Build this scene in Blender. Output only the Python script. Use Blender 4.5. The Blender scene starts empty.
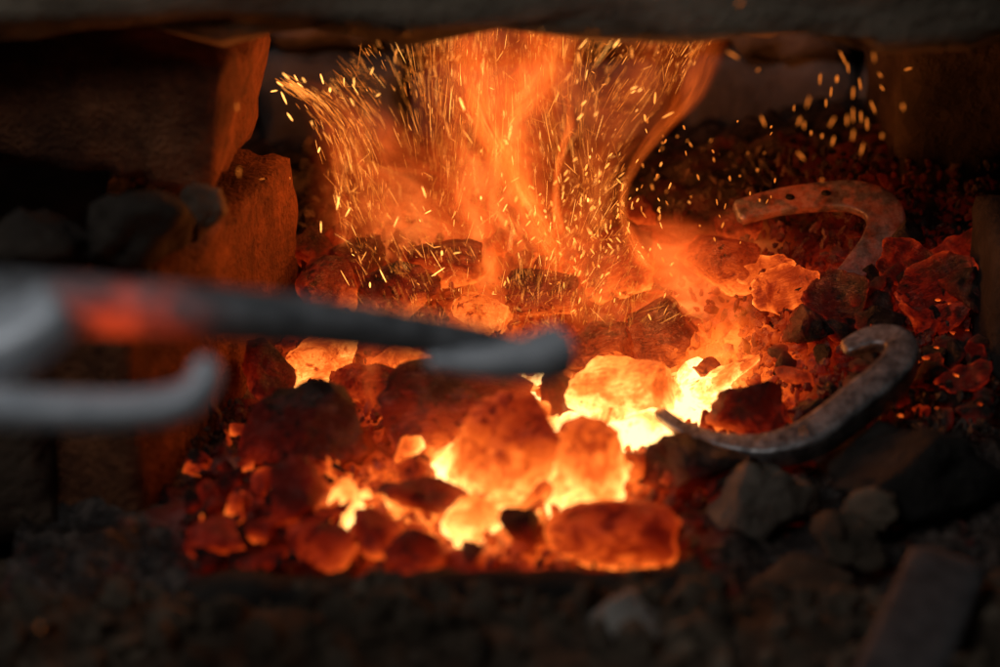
import bpy, bmesh, math, random
from mathutils import Vector, Matrix, noise, Euler

random.seed(7)
R = math.radians
scene = bpy.context.scene
COL = scene.collection

# ------------------------------------------------------------------ camera
LENS, PITCH, DIST = 85.0, R(25), 1.70
FPX = LENS / 36.0 * 1000.0
FWD = Vector((0, math.cos(PITCH), -math.sin(PITCH)))
UP = Vector((0, math.sin(PITCH), math.cos(PITCH)))
CAM = -FWD * DIST
cam_d = bpy.data.cameras.new('camera')
cam_d.lens = LENS; cam_d.sensor_width = 36.0
cam_d.clip_start = 0.05; cam_d.clip_end = 50
cam_d.dof.use_dof = True
cam_d.dof.focus_distance = 1.655
cam_d.dof.aperture_fstop = 2.3
cam_d.dof.aperture_blades = 0
cam = bpy.data.objects.new('camera', cam_d)
cam.location = CAM
cam.rotation_euler = (math.pi / 2 - PITCH, 0, 0)
COL.objects.link(cam)
scene.camera = cam

# ------------------------------------------------------------------ world, lamps, exposure
w = bpy.data.worlds.new('World'); scene.world = w; w.use_nodes = True
w.node_tree.nodes['Background'].inputs[0].default_value = (0.92, 0.80, 0.68, 1)
w.node_tree.nodes['Background'].inputs[1].default_value = 0.009

def area(name, loc, target, size, energy, col):
    d = bpy.data.lights.new(name, 'AREA'); d.shape = 'RECTANGLE'; d.size = size[0]; d.size_y = size[1]
    d.energy = energy; d.color = col
    o = bpy.data.objects.new(name, d); o.location = loc
    o.rotation_euler = (Vector(target) - Vector(loc)).to_track_quat('-Z', 'Y').to_euler()
    COL.objects.link(o); return o
# a dim workshop window above and behind the smith, high on the left
area('window_light', (-.75, -1.2, 1.55), (-.1, -0.4, 0.1), (.8, .6), 5.8, (0.98, 0.98, 1.0))
# the light of the burning gas itself, from within the flames
for nm, loc, en, rad in (('fire_light', (-.02, .02, .17), 1.1, .05), ('fire_light', (.09, -.06, .07), .7, .03)):
    ld = bpy.data.lights.new(nm, 'POINT'); ld.energy = en; ld.color = (1, .27, .05); ld.shadow_soft_size = rad
    lo_ = bpy.data.objects.new(nm, ld); lo_.location = loc; COL.objects.link(lo_)

vs = scene.view_settings
vs.view_transform = 'Standard'; vs.look = 'None'; vs.exposure = 0.0; vs.gamma = 1.0
vs.use_curve_mapping = False
cy = scene.cycles
cy.use_denoising = True
cy.use_adaptive_sampling = True; cy.adaptive_threshold = .03; cy.adaptive_min_samples = 24
try: cy.denoiser = 'OPENIMAGEDENOISE'
except Exception: pass
cy.max_bounces = 6; cy.diffuse_bounces = 3; cy.glossy_bounces = 2
cy.transmission_bounces = 2; cy.volume_bounces = 0; cy.transparent_max_bounces = 24
cy.sample_clamp_indirect = 3.0; cy.sample_clamp_direct = 0
cy.volume_step_rate = 1.0; cy.volume_max_steps = 512

# ------------------------------------------------------------------ layout helpers
def ray(px, py):
    return FWD + Vector((1, 0, 0)) * ((px - 500) / FPX) + UP * ((333.5 - py) / FPX)
def atd(px, py, d): return CAM + ray(px, py) * d
def aty(px, py, y):
    r = ray(px, py); return CAM + r * ((y - CAM.y) / r.y)
def atz(px, py, z):
    r = ray(px, py); return CAM + r * ((z - CAM.z) / r.z)
def depth(p): return (Vector(p) - CAM).dot(FWD)
def mpp(p): return depth(p) / FPX
def sst(a, b, x):
    t = max(0, min(1, (x - a) / (b - a))); return t * t * (3 - 2 * t)
def bed_h(x, y):
    z = 0.075 * sst(-0.08, 0.18, y) - .03 * sst(.18, .32, y) + 0.035 * sst(0.10, 0.30, x) * sst(-0.25, 0.0, y)
    z -= 0.02 * math.exp(-(((x - 0.09) / 0.08) ** 2 + ((y + 0.06) / 0.08) ** 2))
    z -= 0.012 * sst(-0.26, -0.34, y)
    return z
def on_bed(px, py, lift=0.0):
    r = ray(px, py); d = 1.1
    while d < 2.6:
        p = CAM + r * d
        if p.z <= bed_h(p.x, p.y) + lift: return p
        d += 0.004
    return p

def link(name, me, mat=None, parent=None):
    o = bpy.data.objects.new(name, me); COL.objects.link(o)
    if mat is not None and not me.materials: me.materials.append(mat)
    if parent is not None: o.parent = parent
    return o
def tag(o, label=None, cat=None, group=None, kind=None):
    if label: o['label'] = label
    if cat: o['category'] = cat
    if group: o['group'] = group
    if kind: o['kind'] = kind
    return o
def empty(name, loc=(0, 0, 0)):
    o = bpy.data.objects.new(name, None); o.location = loc; o.empty_display_size = 0.02
    COL.objects.link(o); return o
def from_bm(name, bm, smooth=True):
    me = bpy.data.meshes.new(name); bm.normal_update(); bm.to_mesh(me); bm.free()
    if smooth: me.polygons.foreach_set('use_smooth', [True] * len(me.polygons))
    return me
def fbm(p, o=4): return noise.fractal(p, 1.0, 2.0, o)

# ------------------------------------------------------------------ materials
class NT:
    def __init__(s, name):
        s.m = bpy.data.materials.new(name); s.m.use_nodes = True
        s.t = s.m.node_tree; s.t.nodes.clear()
        s.out = s.n('ShaderNodeOutputMaterial')
    def n(s, typ, **kw):
        nd = s.t.nodes.new(typ)
        for k, v in kw.items(): setattr(nd, k, v)
        return nd
    def l(s, a, b): s.t.links.new(a, b)
    def set(s, sock, v):
        if hasattr(v, 'is_output') or isinstance(v, bpy.types.NodeSocket): s.l(v, sock)
        else: sock.default_value = v
    def math(s, op, a, b=None, c=None, clamp=False):
        nd = s.n('ShaderNodeMath', operation=op, use_clamp=clamp)
        s.set(nd.inputs[0], a)
        if b is not None: s.set(nd.inputs[1], b)
        if c is not None: s.set(nd.inputs[2], c)
        return nd.outputs[0]
    def vmath(s, op, a, b=None):
        nd = s.n('ShaderNodeVectorMath', operation=op)
        s.set(nd.inputs[0], a)
        if b is not None: s.set(nd.inputs[1], b)
        return nd
    def noise(s, vec, scale, detail=4, rough=0.55, dist=0.0):
        nd = s.n('ShaderNodeTexNoise'); s.l(vec, nd.inputs['Vector'])
        nd.inputs['Scale'].default_value = scale; nd.inputs['Detail'].default_value = detail
        nd.inputs['Roughness'].default_value = rough; nd.inputs['Distortion'].default_value = dist
        return nd.outputs[0]
    def voro(s, vec, scale, feature='F1'):
        nd = s.n('ShaderNodeTexVoronoi', feature=feature); s.l(vec, nd.inputs['Vector'])
        nd.inputs['Scale'].default_value = scale
        return nd.outputs['Distance']
    def ramp(s, fac, stops):
        nd = s.n('ShaderNodeValToRGB'); s.l(fac, nd.inputs[0])
        e = nd.color_ramp.elements
        while len(e) < len(stops): e.new(0.5)
        for i, (p, c) in enumerate(stops):
            e[i].position = p
            e[i].color = (c, c, c, 1) if not hasattr(c, '__len__') else (*c, 1)
        return nd.outputs[0]
    def mix(s, fac, a, b):
        nd = s.n('ShaderNodeMix', data_type='RGBA'); s.set(nd.inputs[0], fac)
        s.set(nd.inputs[6], a if not isinstance(a, tuple) else (*a, 1))
        s.set(nd.inputs[7], b if not isinstance(b, tuple) else (*b, 1))
        return nd.outputs[2]
    def bump(s, h, strength=0.5, dist=0.003, prev=None):
        nd = s.n('ShaderNodeBump'); s.l(h, nd.inputs['Height'])
        nd.inputs['Strength'].default_value = strength; nd.inputs['Distance'].default_value = dist
        if prev is not None: s.l(prev, nd.inputs['Normal'])
        return nd.outputs[0]
    def obj(s): return s.n('ShaderNodeTexCoord').outputs['Object']
    def pos(s): return s.n('ShaderNodeNewGeometry').outputs['Position']
    def attr(s, name):
        nd = s.n('ShaderNodeAttribute', attribute_type='OBJECT', attribute_name=name); return nd.outputs['Fac']
    def bsdf(s, **kw):
        b = s.n('ShaderNodeBsdfPrincipled')
        for k, v in kw.items(): s.set(b.inputs[k.replace('_', ' ')], (*v, 1) if isinstance(v, tuple) else v)
        s.l(b.outputs[0], s.out.inputs['Surface']); return b

# hottest places of the fire: (pixel x, pixel y, height above bed, radius m, amount)
CORES = []
for px, py, lift, rad, amt in [(640, 425, -.005, .08, .46), (712, 388, .0, .065, .40), (575, 440, 0, .06, .38), (585, 490, 0, .06, .28),
                               (435, 470, 0, .06, .42), (345, 505, 0, .04, .34), (475, 525, 0, .06, .42),
                               (325, 352, 0, .07, .38), (480, 310, 0, .07, .30), (540, 400, -.01, .05, .45),
                               (690, 270, .03, .09, .12), (410, 400, 0, .06, .25), (590, 270, 0, .11, .13), (835, 255, 0, .10, .15), (900, 305, 0, .10, .06), (285, 485, 0, .07, .20), (780, 350, 0, .08, .07), (615, 535, 0, .06, .16)]:
    CORES.append((on_bed(px, py, lift), rad, amt))
def heat_field(p):
    return sum(a * math.exp(-((p - c).length / r) ** 2) for c, r, a in CORES)

def field_nodes(N, P):
    tot = None
    for c, r, a in CORES:
        d = N.vmath('DISTANCE', P, tuple(c)).outputs['Value']
        q = N.math('DIVIDE', d, r); q = N.math('MULTIPLY', q, q); q = N.math('MULTIPLY', q, -1.0)
        e = N.math('POWER', 2.71828, q)
        tot = N.math('MULTIPLY', e, a) if tot is None else N.math('MULTIPLY_ADD', e, a, tot)
    return tot
HOT_COL = [(0.0, (1, .02, .003)), (.32, (1, .03, .004)), (.48, (1, .075, .008)), (.62, (1, .135, .013)),
           (.76, (1, .22, .03)), (.88, (1, .38, .085)), (1.0, (1, .55, .18))]
HOT_STR = [(.08, 0.0), (.25, .006), (.38, .025), (.50, .070), (.62, .16), (.76, .29), (.88, .48), (1.0, .72)]
HOT_GAIN = 5.5

def charcoal(name, ash=0.42, edge=0.0, noise_amp=0.20, scale=15, lamp=False):
    N = NT(name); O = N.obj(); P = N.pos()
    rnd = N.n('ShaderNodeObjectInfo').outputs['Random']
    off = N.n('ShaderNodeCombineXYZ'); N.l(N.math('MULTIPLY', rnd, 40.0), off.inputs[0]); N.l(N.math('MULTIPLY', rnd, 17.0), off.inputs[2])
    V = N.vmath('ADD', P, off.outputs[0]).outputs[0]
    n1 = N.noise(V, scale, 2, .55, .4); n2 = N.noise(V, 120, 3, .65); n3 = N.noise(V, 520, 2, .6)
    gv = N.n('ShaderNodeMapping'); N.l(O, gv.inputs[0]); gv.inputs['Scale'].default_value = (1.2, 9, 5); gv.inputs['Rotation'].default_value = (.3, .2, .5)
    ga = N.vmath('ADD', gv.outputs[0], off.outputs[0]).outputs[0]
    crack = N.ramp(N.noise(ga, 1.6, 3, .6, .6), [(.40, 0), (.50, 1), (.60, 0)])
    pits = N.math('MULTIPLY', N.ramp(N.noise(V, 190, 2, .5), [(.32, 1), (.44, 0)]), N.ramp(N.noise(V, 22, 1, .5), [(.50, 0), (.62, 1)]))
    h = N.math('MULTIPLY_ADD', n1, noise_amp * 2, N.math('SUBTRACT', N.attr('heat'), noise_amp))
    h = N.math('MULTIPLY_ADD', field_nodes(N, P), N.attr('field'), h)
    h = N.math('MULTIPLY_ADD', N.math('SUBTRACT', n2, .5), .13, h)
    crust = N.ramp(N.noise(V, 42, 4, .7, .5), [(.47, 0), (.60, 1)])
    h = N.math('MULTIPLY_ADD', crust, -.13, N.math('ADD', h, .04))
    h = N.math('MULTIPLY_ADD', pits, -.17, h)
    h = N.math('MULTIPLY_ADD', crack, -.05, h)
    oz = N.n('ShaderNodeSeparateXYZ'); N.l(O, oz.inputs[0])
    if edge < .15 and lamp is not None: h = N.math('MULTIPLY_ADD', N.math('MINIMUM', N.math('MAXIMUM', oz.outputs[2], -1.0), 1.0), -.15, h)
    if edge:
        pt = N.n('ShaderNodeNewGeometry').outputs['Pointiness']
        h = N.math('MULTIPLY_ADD', N.ramp(pt, [(.50, 0), (.62, 1)]), edge, h)
    h = N.math('MINIMUM', N.math('MAXIMUM', h, 0.0), 1.0)
    col = N.ramp(h, HOT_COL); st = N.math('MULTIPLY', N.ramp(h, HOT_STR), HOT_GAIN)
    ashm = N.ramp(N.noise(V, 45, 3, .7), [(.46, 0), (.66, ash)])
    base = N.mix(ashm, (.020, .014, .011), (.23, .165, .13))
    bh = N.math('MULTIPLY_ADD', n3, .35, n2); bh = N.math('MULTIPLY_ADD', crack, .6, bh); bh = N.math('MULTIPLY_ADD', pits, -.5, bh)
    b = N.bsdf(Base_Color=base, Roughness=.62, Emission_Color=col, Emission_Strength=st, Normal=N.bump(bh, .8, .005))
    b.inputs['Specular IOR Level'].default_value = .35
    N.m.cycles.emission_sampling = 'FRONT' if lamp else 'NONE'
    return N.m

M = {}
M['coal'] = charcoal('charcoal_lump', edge=.10)
M['hot'] = charcoal('hot_charcoal_lump', edge=.08, lamp=True)
M['flake'] = charcoal('charcoal_flake', ash=.35, edge=.2, noise_amp=.16, scale=40)
M['bed'] = charcoal('ember_bed', ash=.4, noise_amp=.22, scale=26, lamp=None)

def stone(name, dark, light, scale=30, rough=.85, bump=.8, spots=None, bd=.004, soot_amt=.75):
    N = NT(name); O = N.obj(); P = N.pos()
    n1 = N.noise(P, scale, 6, .62, .3); n2 = N.noise(P, scale * 7, 5, .65); v = N.voro(P, scale * 5)
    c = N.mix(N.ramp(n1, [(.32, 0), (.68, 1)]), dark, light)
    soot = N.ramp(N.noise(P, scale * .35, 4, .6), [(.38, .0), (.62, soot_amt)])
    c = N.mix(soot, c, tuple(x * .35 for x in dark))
    if spots:
        c = N.mix(N.ramp(n2, [(.60, 0), (.68, .8)]), c, spots)
    hh = N.math('MULTIPLY_ADD', n2, .7, n1); hh = N.math('MULTIPLY_ADD', v, .35, hh)
    b = N.bsdf(Base_Color=c, Roughness=rough, Normal=N.bump(hh, bump, bd))
    b.inputs['Specular IOR Level'].default_value = .25
    return N.m
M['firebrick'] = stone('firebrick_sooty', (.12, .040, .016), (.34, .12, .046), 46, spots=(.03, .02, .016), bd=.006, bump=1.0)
M['brick'] = stone('old_brick', (.085, .055, .036), (.20, .13, .085), 22, bd=.004)
M['sootbrick'] = stone('sooty_pillar_brick', (.03, .022, .016), (.10, .075, .055), 20)
M['lintel'] = stone('lintel_stone', (.15, .115, .08), (.34, .27, .19), 16)
M['darkrock'] = stone('sooty_rock', (.02, .017, .014), (.065, .055, .046), 26)
M['pale'] = stone('ash_grey_stone', (.11, .088, .066), (.32, .265, .205), 24)
M['chalk'] = stone('pale_round_stone', (.26, .235, .205), (.48, .44, .38), 20, soot_amt=.2)
M['ash'] = stone('ash_ground', (.075, .052, .034), (.23, .165, .11), 42, bump=1.0, bd=.008)
M['grit'] = stone('ash_grit', (.05, .038, .026), (.25, .185, .125), 22)
M['backstone'] = stone('back_wall_stone', (.10, .085, .075), (.26, .235, .22), 18)

def steel(name, base, light, rough, mottled=False, hot=None, metal=.55):
    N = NT(name); P = N.pos()
    n = N.noise(P, 70, 5, .65); n2 = N.noise(P, 300, 4, .6)
    c = N.mix(N.ramp(n, [(.36, 0), (.62, 1)]), base, light)
    if mottled:
        c = N.mix(N.ramp(N.noise(P, 260, 4, .7), [(.50, 0), (.62, .6)]), c, (.09, .07, .065))
    b = N.bsdf(Base_Color=c, Metallic=metal, Roughness=rough, Normal=N.bump(N.math('MULTIPLY_ADD', n2, .5, n), .5, .0015))
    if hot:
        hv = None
        for hp, hr, ha in hot:      # red emission for the fire's reflection on the tongs, also heat in the horseshoe
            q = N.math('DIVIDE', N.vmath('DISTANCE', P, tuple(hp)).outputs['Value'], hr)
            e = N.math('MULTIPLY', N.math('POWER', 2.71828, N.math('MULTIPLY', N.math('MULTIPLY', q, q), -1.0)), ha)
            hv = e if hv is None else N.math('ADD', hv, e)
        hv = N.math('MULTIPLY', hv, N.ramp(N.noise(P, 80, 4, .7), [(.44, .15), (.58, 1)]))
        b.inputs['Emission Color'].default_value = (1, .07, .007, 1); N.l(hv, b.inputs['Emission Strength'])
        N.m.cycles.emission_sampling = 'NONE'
    return N.m
M['tong'] = steel('worn_tong_steel', (.20, .21, .225), (.55, .58, .61), .36, hot=[(atd(95, 330, 1.10), .018, .42), (atd(140, 333, 1.11), .020, .42)])  # red emission spots paint the fire's reflection onto the upper jaw
M['tong_pale'] = steel('highlit_tong_steel', (.50, .55, .60), (.76, .81, .86), .42, metal=.2)  # same steel made paler: highlights on boss and lower jaw put into the colour
M['tong_mid'] = steel('lit_tong_tip_steel', (.46, .50, .54), (.78, .82, .86), .40, metal=.25)  # paler colour paints the light caught by the lip of the pad
M['shoe'] = steel('scaled_horseshoe_iron', (.05, .05, .056), (.27, .295, .35), .38, True, hot=[(on_bed(780, 225), .075, .20)])
M['shoe_pale'] = steel('ash_coated_horseshoe_iron', (.10, .097, .095), (.46, .45, .44), .38, True)
M['bar'] = steel('grey_flat_iron', (.07, .068, .07), (.14, .135, .135), .8)

def emis(name, col, strength):
    N = NT(name); e = N.n('ShaderNodeEmission'); e.inputs[0].default_value = (*col, 1); e.inputs[1].default_value = strength
    N.l(e.outputs[0], N.out.inputs['Surface'])
    try: N.m.cycles.emission_sampling = 'NONE'
    except Exception: pass
    return N.m
M['spark1'] = emis('spark_dull', (1, .24, .028), .95)
M['spark2'] = emis('spark_orange', (1, .31, .05), 2.0)
M['spark3'] = emis('spark_bright', (1, .40, .08), 3.6)
M['spark4'] = emis('spark_blazing', (1, .42, .09), 16.0)
M['spark5'] = emis('spark_far', (1, .24, .028), .95)

# ------------------------------------------------------------------ shape builders
def lump_mesh(seed, sub=3, cuts=6, rough=.16, cutd=(.55, .85), round_=False):
    rg = random.Random(seed)
    bm = bmesh.new(); bmesh.ops.create_icosphere(bm, subdivisions=sub, radius=1)
    planes = []
    for k in range(cuts):
        n = Vector((rg.gauss(0, 1), rg.gauss(0, 1), rg.gauss(0, 1))).normalized()
        planes.append((n, rg.uniform(*cutd)))
    s = Vector((rg.uniform(-50, 50), rg.uniform(-50, 50), rg.uniform(-50, 50)))
    dents = []
    for k in range(0 if round_ else 3):
        n = Vector((rg.gauss(0, 1), rg.gauss(0, 1), rg.gauss(0, 1))).normalized()
        r_ = rg.uniform(.5, 1.1); dents.append((n * (rg.uniform(.62, .85) + r_), r_))
    for v in bm.verts:
        p = v.co.copy()
        p *= 1 + .34 * noise.noise(p * 1.1 + s)
        for n, d in planes:
            e = p.dot(n) - d
            if e > 0: p -= n * e * (.75 if round_ else .96)
        for c_, r_ in dents:
            dv = p - c_
            if dv.length < r_: p = c_ + dv.normalized() * r_
        q = p.normalized()
        p += q * (rough * fbm(p * 2.3 + s, 4) * .5 + rough * .35 * fbm(p * 7 + s, 3) + (0 if round_ else .05 * fbm(p * 4.5 - s, 4)))
        v.co = p
    lo = [min(v.co[i] for v in bm.verts) for i in range(3)]; hi = [max(v.co[i] for v in bm.verts) for i in range(3)]
    for v in bm.verts: v.co = Vector([((v.co[i] - lo[i]) / (hi[i] - lo[i]) * 2 - 1) for i in range(3)])
    return from_bm('lump', bm)

def flake_mesh(seed, nx=14, ny=10, curl=.75, thick=.13):
    """a curled, ragged sheet of charcoal with real thickness, about 2 x 1.4 units"""
    rg = random.Random(seed)
    s = Vector((rg.uniform(-50, 50), rg.uniform(-50, 50), 0))
    bm = bmesh.new(); top = []; bot = []
    c1, c2, tw = rg.uniform(.3, 1) * curl, rg.uniform(-.6, .6) * curl, rg.uniform(-.5, .5)
    for side in (1, -1):
        grid = []
        for i in range(nx + 1):
            row = []
            for j in range(ny + 1):
                u = i / nx * 2 - 1; v = j / ny * 2 - 1
                # square to ragged disc
                x = u * math.sqrt(max(0, 1 - v * v / 2)); y = v * math.sqrt(max(0, 1 - u * u / 2))
                a = math.atan2(y, x); rr = 1 + .24 * noise.noise(Vector((math.cos(a) * 1.6, math.sin(a) * 1.6, 0)) + s) \
                    + .08 * noise.noise(Vector((math.cos(a) * 5, math.sin(a) * 5, 3)) + s)
                x *= rr; y *= rr * .72
                z = c1 * x * x + c2 * y * y + tw * x * y + .22 * noise.noise(Vector((x * 2.4, y * 2.4, 1)) + s) \
                    + .06 * math.sin(x * 9 + seed)
                edge = max(abs(u), abs(v))
                z += side * thick * (1 - .75 * edge ** 4) * (1 + .5 * noise.noise(Vector((x * 4, y * 4, side)) + s))
                row.append(bm.verts.new((x, y, z)))
            grid.append(row)
        for i in range(nx):
            for j in range(ny):
                f = [grid[i][j], grid[i + 1][j], grid[i + 1][j + 1], grid[i][j + 1]]
                bm.faces.new(f if side > 0 else f[::-1])
        (top if side > 0 else bot).append(grid)
    t, b = top[0], bot[0]
    rim = [(i, 0) for i in range(nx)] + [(nx, j) for j in range(ny)] + [(i, ny) for i in range(nx, 0, -1)] + [(0, j) for j in range(ny, 0, -1)]
    for k in range(len(rim)):
        a, c = rim[k], rim[(k + 1) % len(rim)]
        bm.faces.new([t[a[0]][a[1]], b[a[0]][a[1]], b[c[0]][c[1]], t[c[0]][c[1]]])
    return from_bm('flake', bm)

def block_mesh(size, seed=0, seg=.012, chip=.006, rnd=.006, warp=.004):
    """a rough box: worn corners and an uneven, chipped surface"""
    sx, sy, sz = size
    bm = bmesh.new()
    nseg = [max(3, min(26, int(a / seg))) for a in size]
    cache = {}
    def V(i, j, k):
        if (i, j, k) not in cache:
            cache[(i, j, k)] = bm.verts.new(((i / nseg[0] - .5) * sx, (j / nseg[1] - .5) * sy, (k / nseg[2] - .5) * sz))
        return cache[(i, j, k)]
    a, b, c = nseg
    for i in range(a):
        for j in range(b):
            bm.faces.new([V(i, j, 0), V(i, j + 1, 0), V(i + 1, j + 1, 0), V(i + 1, j, 0)])
            bm.faces.new([V(i, j, c), V(i + 1, j, c), V(i + 1, j + 1, c), V(i, j + 1, c)])
    for i in range(a):
        for k in range(c):
            bm.faces.new([V(i, 0, k), V(i + 1, 0, k), V(i + 1, 0, k + 1), V(i, 0, k + 1)])
            bm.faces.new([V(i, b, k), V(i, b, k + 1), V(i + 1, b, k + 1), V(i + 1, b, k)])
    for j in range(b):
        for k in range(c):
            bm.faces.new([V(0, j, k), V(0, j, k + 1), V(0, j + 1, k + 1), V(0, j + 1, k)])
            bm.faces.new([V(a, j, k), V(a, j + 1, k), V(a, j + 1, k + 1), V(a, j, k + 1)])
    s = Vector((seed * 3.7, seed * 1.3, seed * 9.1))
    h = Vector((sx / 2, sy / 2, sz / 2))
    for v in bm.verts:
        p = v.co
        q = Vector([max(-h[i] + rnd, min(h[i] - rnd, p[i])) for i in range(3)])
        d = p - q
        if d.length > 1e-9: p = q + d.normalized() * min(d.length, rnd)
        ne = sum(1 for i in range(3) if abs(v.co[i]) > h[i] - 1e-6)
        n = (p - q).normalized() if (p - q).length > 1e-9 else Vector((0, 0, 0))
        p = p + n * (warp * fbm(p * 28 + s, 3))
        if ne >= 2:
            c_ = fbm(p * 45 + s, 3)
            p = p - n * max(0, c_) * chip * 2.2
        v.co = p
    return from_bm('block', bm)

def sweep(pts, widths, thicks, normals, closed_ends=True, nsub=6, corner=.25):
    """rounded-rectangle section swept along pts; width across, thickness along the normal"""
    def cr(p0, p1, p2, p3, t):
        return .5 * ((2 * p1) + (p2 - p0) * t + (2 * p0 - 5 * p1 + 4 * p2 - p3) * t * t + (3 * p1 - p0 - 3 * p2 + p3) * t ** 3)
    P, W, T, Nn = [], [], [], []
    n = len(pts)
    for i in range(n - 1):
        for k in range(nsub):
            t = k / nsub
            g = [pts[max(0, i - 1)], pts[i], pts[i + 1], pts[min(n - 1, i + 2)]]
            P.append(cr(*g, t)); W.append(widths[i] * (1 - t) + widths[i + 1] * t)
            T.append(thicks[i] * (1 - t) + thicks[i + 1] * t); Nn.append(normals[i].lerp(normals[i + 1], t))
    P.append(pts[-1]); W.append(widths[-1]); T.append(thicks[-1]); Nn.append(normals[-1])
    bm = bmesh.new(); rings = []
    for i, p in enumerate(P):
        tg = (P[min(i + 1, len(P) - 1)] - P[max(i - 1, 0)]).normalized()
        nn = (Nn[i] - tg * Nn[i].dot(tg)).normalized(); sd = tg.cross(nn)
        ring = []
        for k in range(16):
            a = 2 * math.pi * k / 16 + math.pi / 16
            ca, sa = math.cos(a), math.sin(a); e = corner * 2
            x = math.copysign(abs(ca) ** e, ca); y = math.copysign(abs(sa) ** e, sa)
            endf = 1.0
            if i == 0 or i == len(P) - 1: endf = .62
            ring.append(bm.verts.new(p + sd * (x * W[i] / 2 * endf) + nn * (y * T[i] / 2 * endf)))
        rings.append(ring)
    for a, b in zip(rings[:-1], rings[1:]):
        for k in range(16):
            bm.faces.new([a[k], a[(k + 1) % 16], b[(k + 1) % 16], b[k]])
    bm.faces.new(rings[0][::-1]); bm.faces.new(rings[-1])
    bmesh.ops.recalc_face_normals(bm, faces=bm.faces)
    return from_bm('sweep', bm)

def recenter(me):
    c = Vector((0, 0, 0))
    for v in me.vertices: c += v.co
    c /= len(me.vertices)
    me.transform(Matrix.Translation(-c)); return c

# ------------------------------------------------------------------ the setting: hearth floor, ember bed, front ledge
def heightfield(name, x0, x1, y0, y1, nx, ny, fn, mat):
    bm = bmesh.new(); g = []
    for i in range(nx + 1):
        row = []
        for j in range(ny + 1):
            x = x0 + (x1 - x0) * i / nx; y = y0 + (y1 - y0) * j / ny
            row.append(bm.verts.new((x, y, fn(x, y))))
        g.append(row)
    for i in range(nx):
        for j in range(ny):
            bm.faces.new([g[i][j], g[i + 1][j], g[i + 1][j + 1], g[i][j + 1]])
    me = from_bm(name, bm); return link(name, me, mat)
def bedz(x, y):
    p = Vector((x * 26, y * 26, 0))
    return bed_h(x, y) - .012 + .012 * fbm(p, 4) + .006 * noise.noise(p * 4)
bed = heightfield('ember_bed', -.30, .52, -.335, .50, 150, 150, bedz, M['bed'])
bed['heat'] = .04; bed['field'] = 1.18
tag(bed, 'bed of small glowing embers and ash under the charcoal', 'embers', kind='stuff')

def ledgez(x, y):
    p = Vector((x * 20, y * 20, 5))
    z = -.006 + .010 * fbm(p, 5) + .012 * noise.noise(p * .35) + .014 * sst(-.335, -.40, y)
    return z - .05 * sst(-.355, -.325, y)
ledge = heightfield('hearth_ledge', -.75, .75, -1.0, -.325, 170, 80, ledgez, M['ash'])
tag(ledge, kind='structure')
fl = link('hearth_floor', block_mesh((2.4, 2.4, .05), 3, .1, .0, .004, .0), M['ash']); fl.location = (0, -.1, -.13)
tag(fl, kind='structure')

# ------------------------------------------------------------------ walls of the forge
def brick(name, size, loc, rot=(0, 0, 0), mat='brick', parent=None, seed=0, **kw):
    o = link(name, block_mesh(size, seed, **kw), M[mat], parent)
    o.location = loc; o.rotation_euler = tuple(R(a) for a in rot); return o

# lintel across the mouth
zb = aty(500, 50, -.16).z
lin = brick('stone_lintel', (1.5, .12, .15), (0.0, -.10, zb + .075), (0, .2, 0), 'lintel', None, 11, rnd=.014, warp=.02, chip=.02)
tag(lin, 'long rough grey brown stone lintel across the top of the forge mouth', 'lintel')

# left side: wall of old bricks in front, lit firebrick slab inside
LW = tag(empty('brick_wall', (-.35, -.16, 0)), 'dark sooty brick wall on the left side of the forge mouth', 'wall')
def lw(size, loc, rot=(0, 0, 0), mat='brick', seed=0, **kw):
    return brick('brick', size, Vector(loc) - Vector((-.35, -.16, 0)), rot, mat, LW, seed, **kw)
p1 = aty(218, 168, -.11)
top = zb - .004
hgt = top - p1.z
lw((.26, .14, hgt), (p1.x - .115, -.03, p1.z + hgt / 2), (0, 9, -9), 'firebrick', 21, rnd=.007, warp=.004, chip=.006)
lw((.26, .16, .13), (p1.x - .42, -.05, p1.z + .10), (0, 0, 0), 'brick', 22, rnd=.008)
lw((.20, .16, .15), (p1.x - .12, -.20, p1.z - .30), (0, 2, 4), 'brick', 23, rnd=.010, warp=.006)
lw((.24, .16, .15), (p1.x - .36, -.20, p1.z - .30), (0, -2, -2), 'brick', 24, rnd=.010)
lw((.24, .16, .10), (p1.x - .22, -.17, p1.z - .16), (0, -2, 3), 'brick', 25, rnd=.010)

# inner slab of firebrick on the left of the fire
a0 = atz(138, 498, 0.0); a1 = Vector((aty(304, 345, .03).x, .03, 0))
ztop = aty(308, 152, .03).z
dirv = (a1 - a0); L = dirv.length; ang = math.atan2(dirv.y, dirv.x)
slab_h = ztop + .06
c = (a0 + a1) / 2 + Vector((-math.sin(ang), math.cos(ang), 0)) * .035
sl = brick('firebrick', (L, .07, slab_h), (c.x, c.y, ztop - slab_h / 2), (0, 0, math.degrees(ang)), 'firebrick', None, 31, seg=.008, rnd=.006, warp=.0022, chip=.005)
tag(sl, 'large upright firebrick lit orange on the left side of the fire', 'firebrick')

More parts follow.
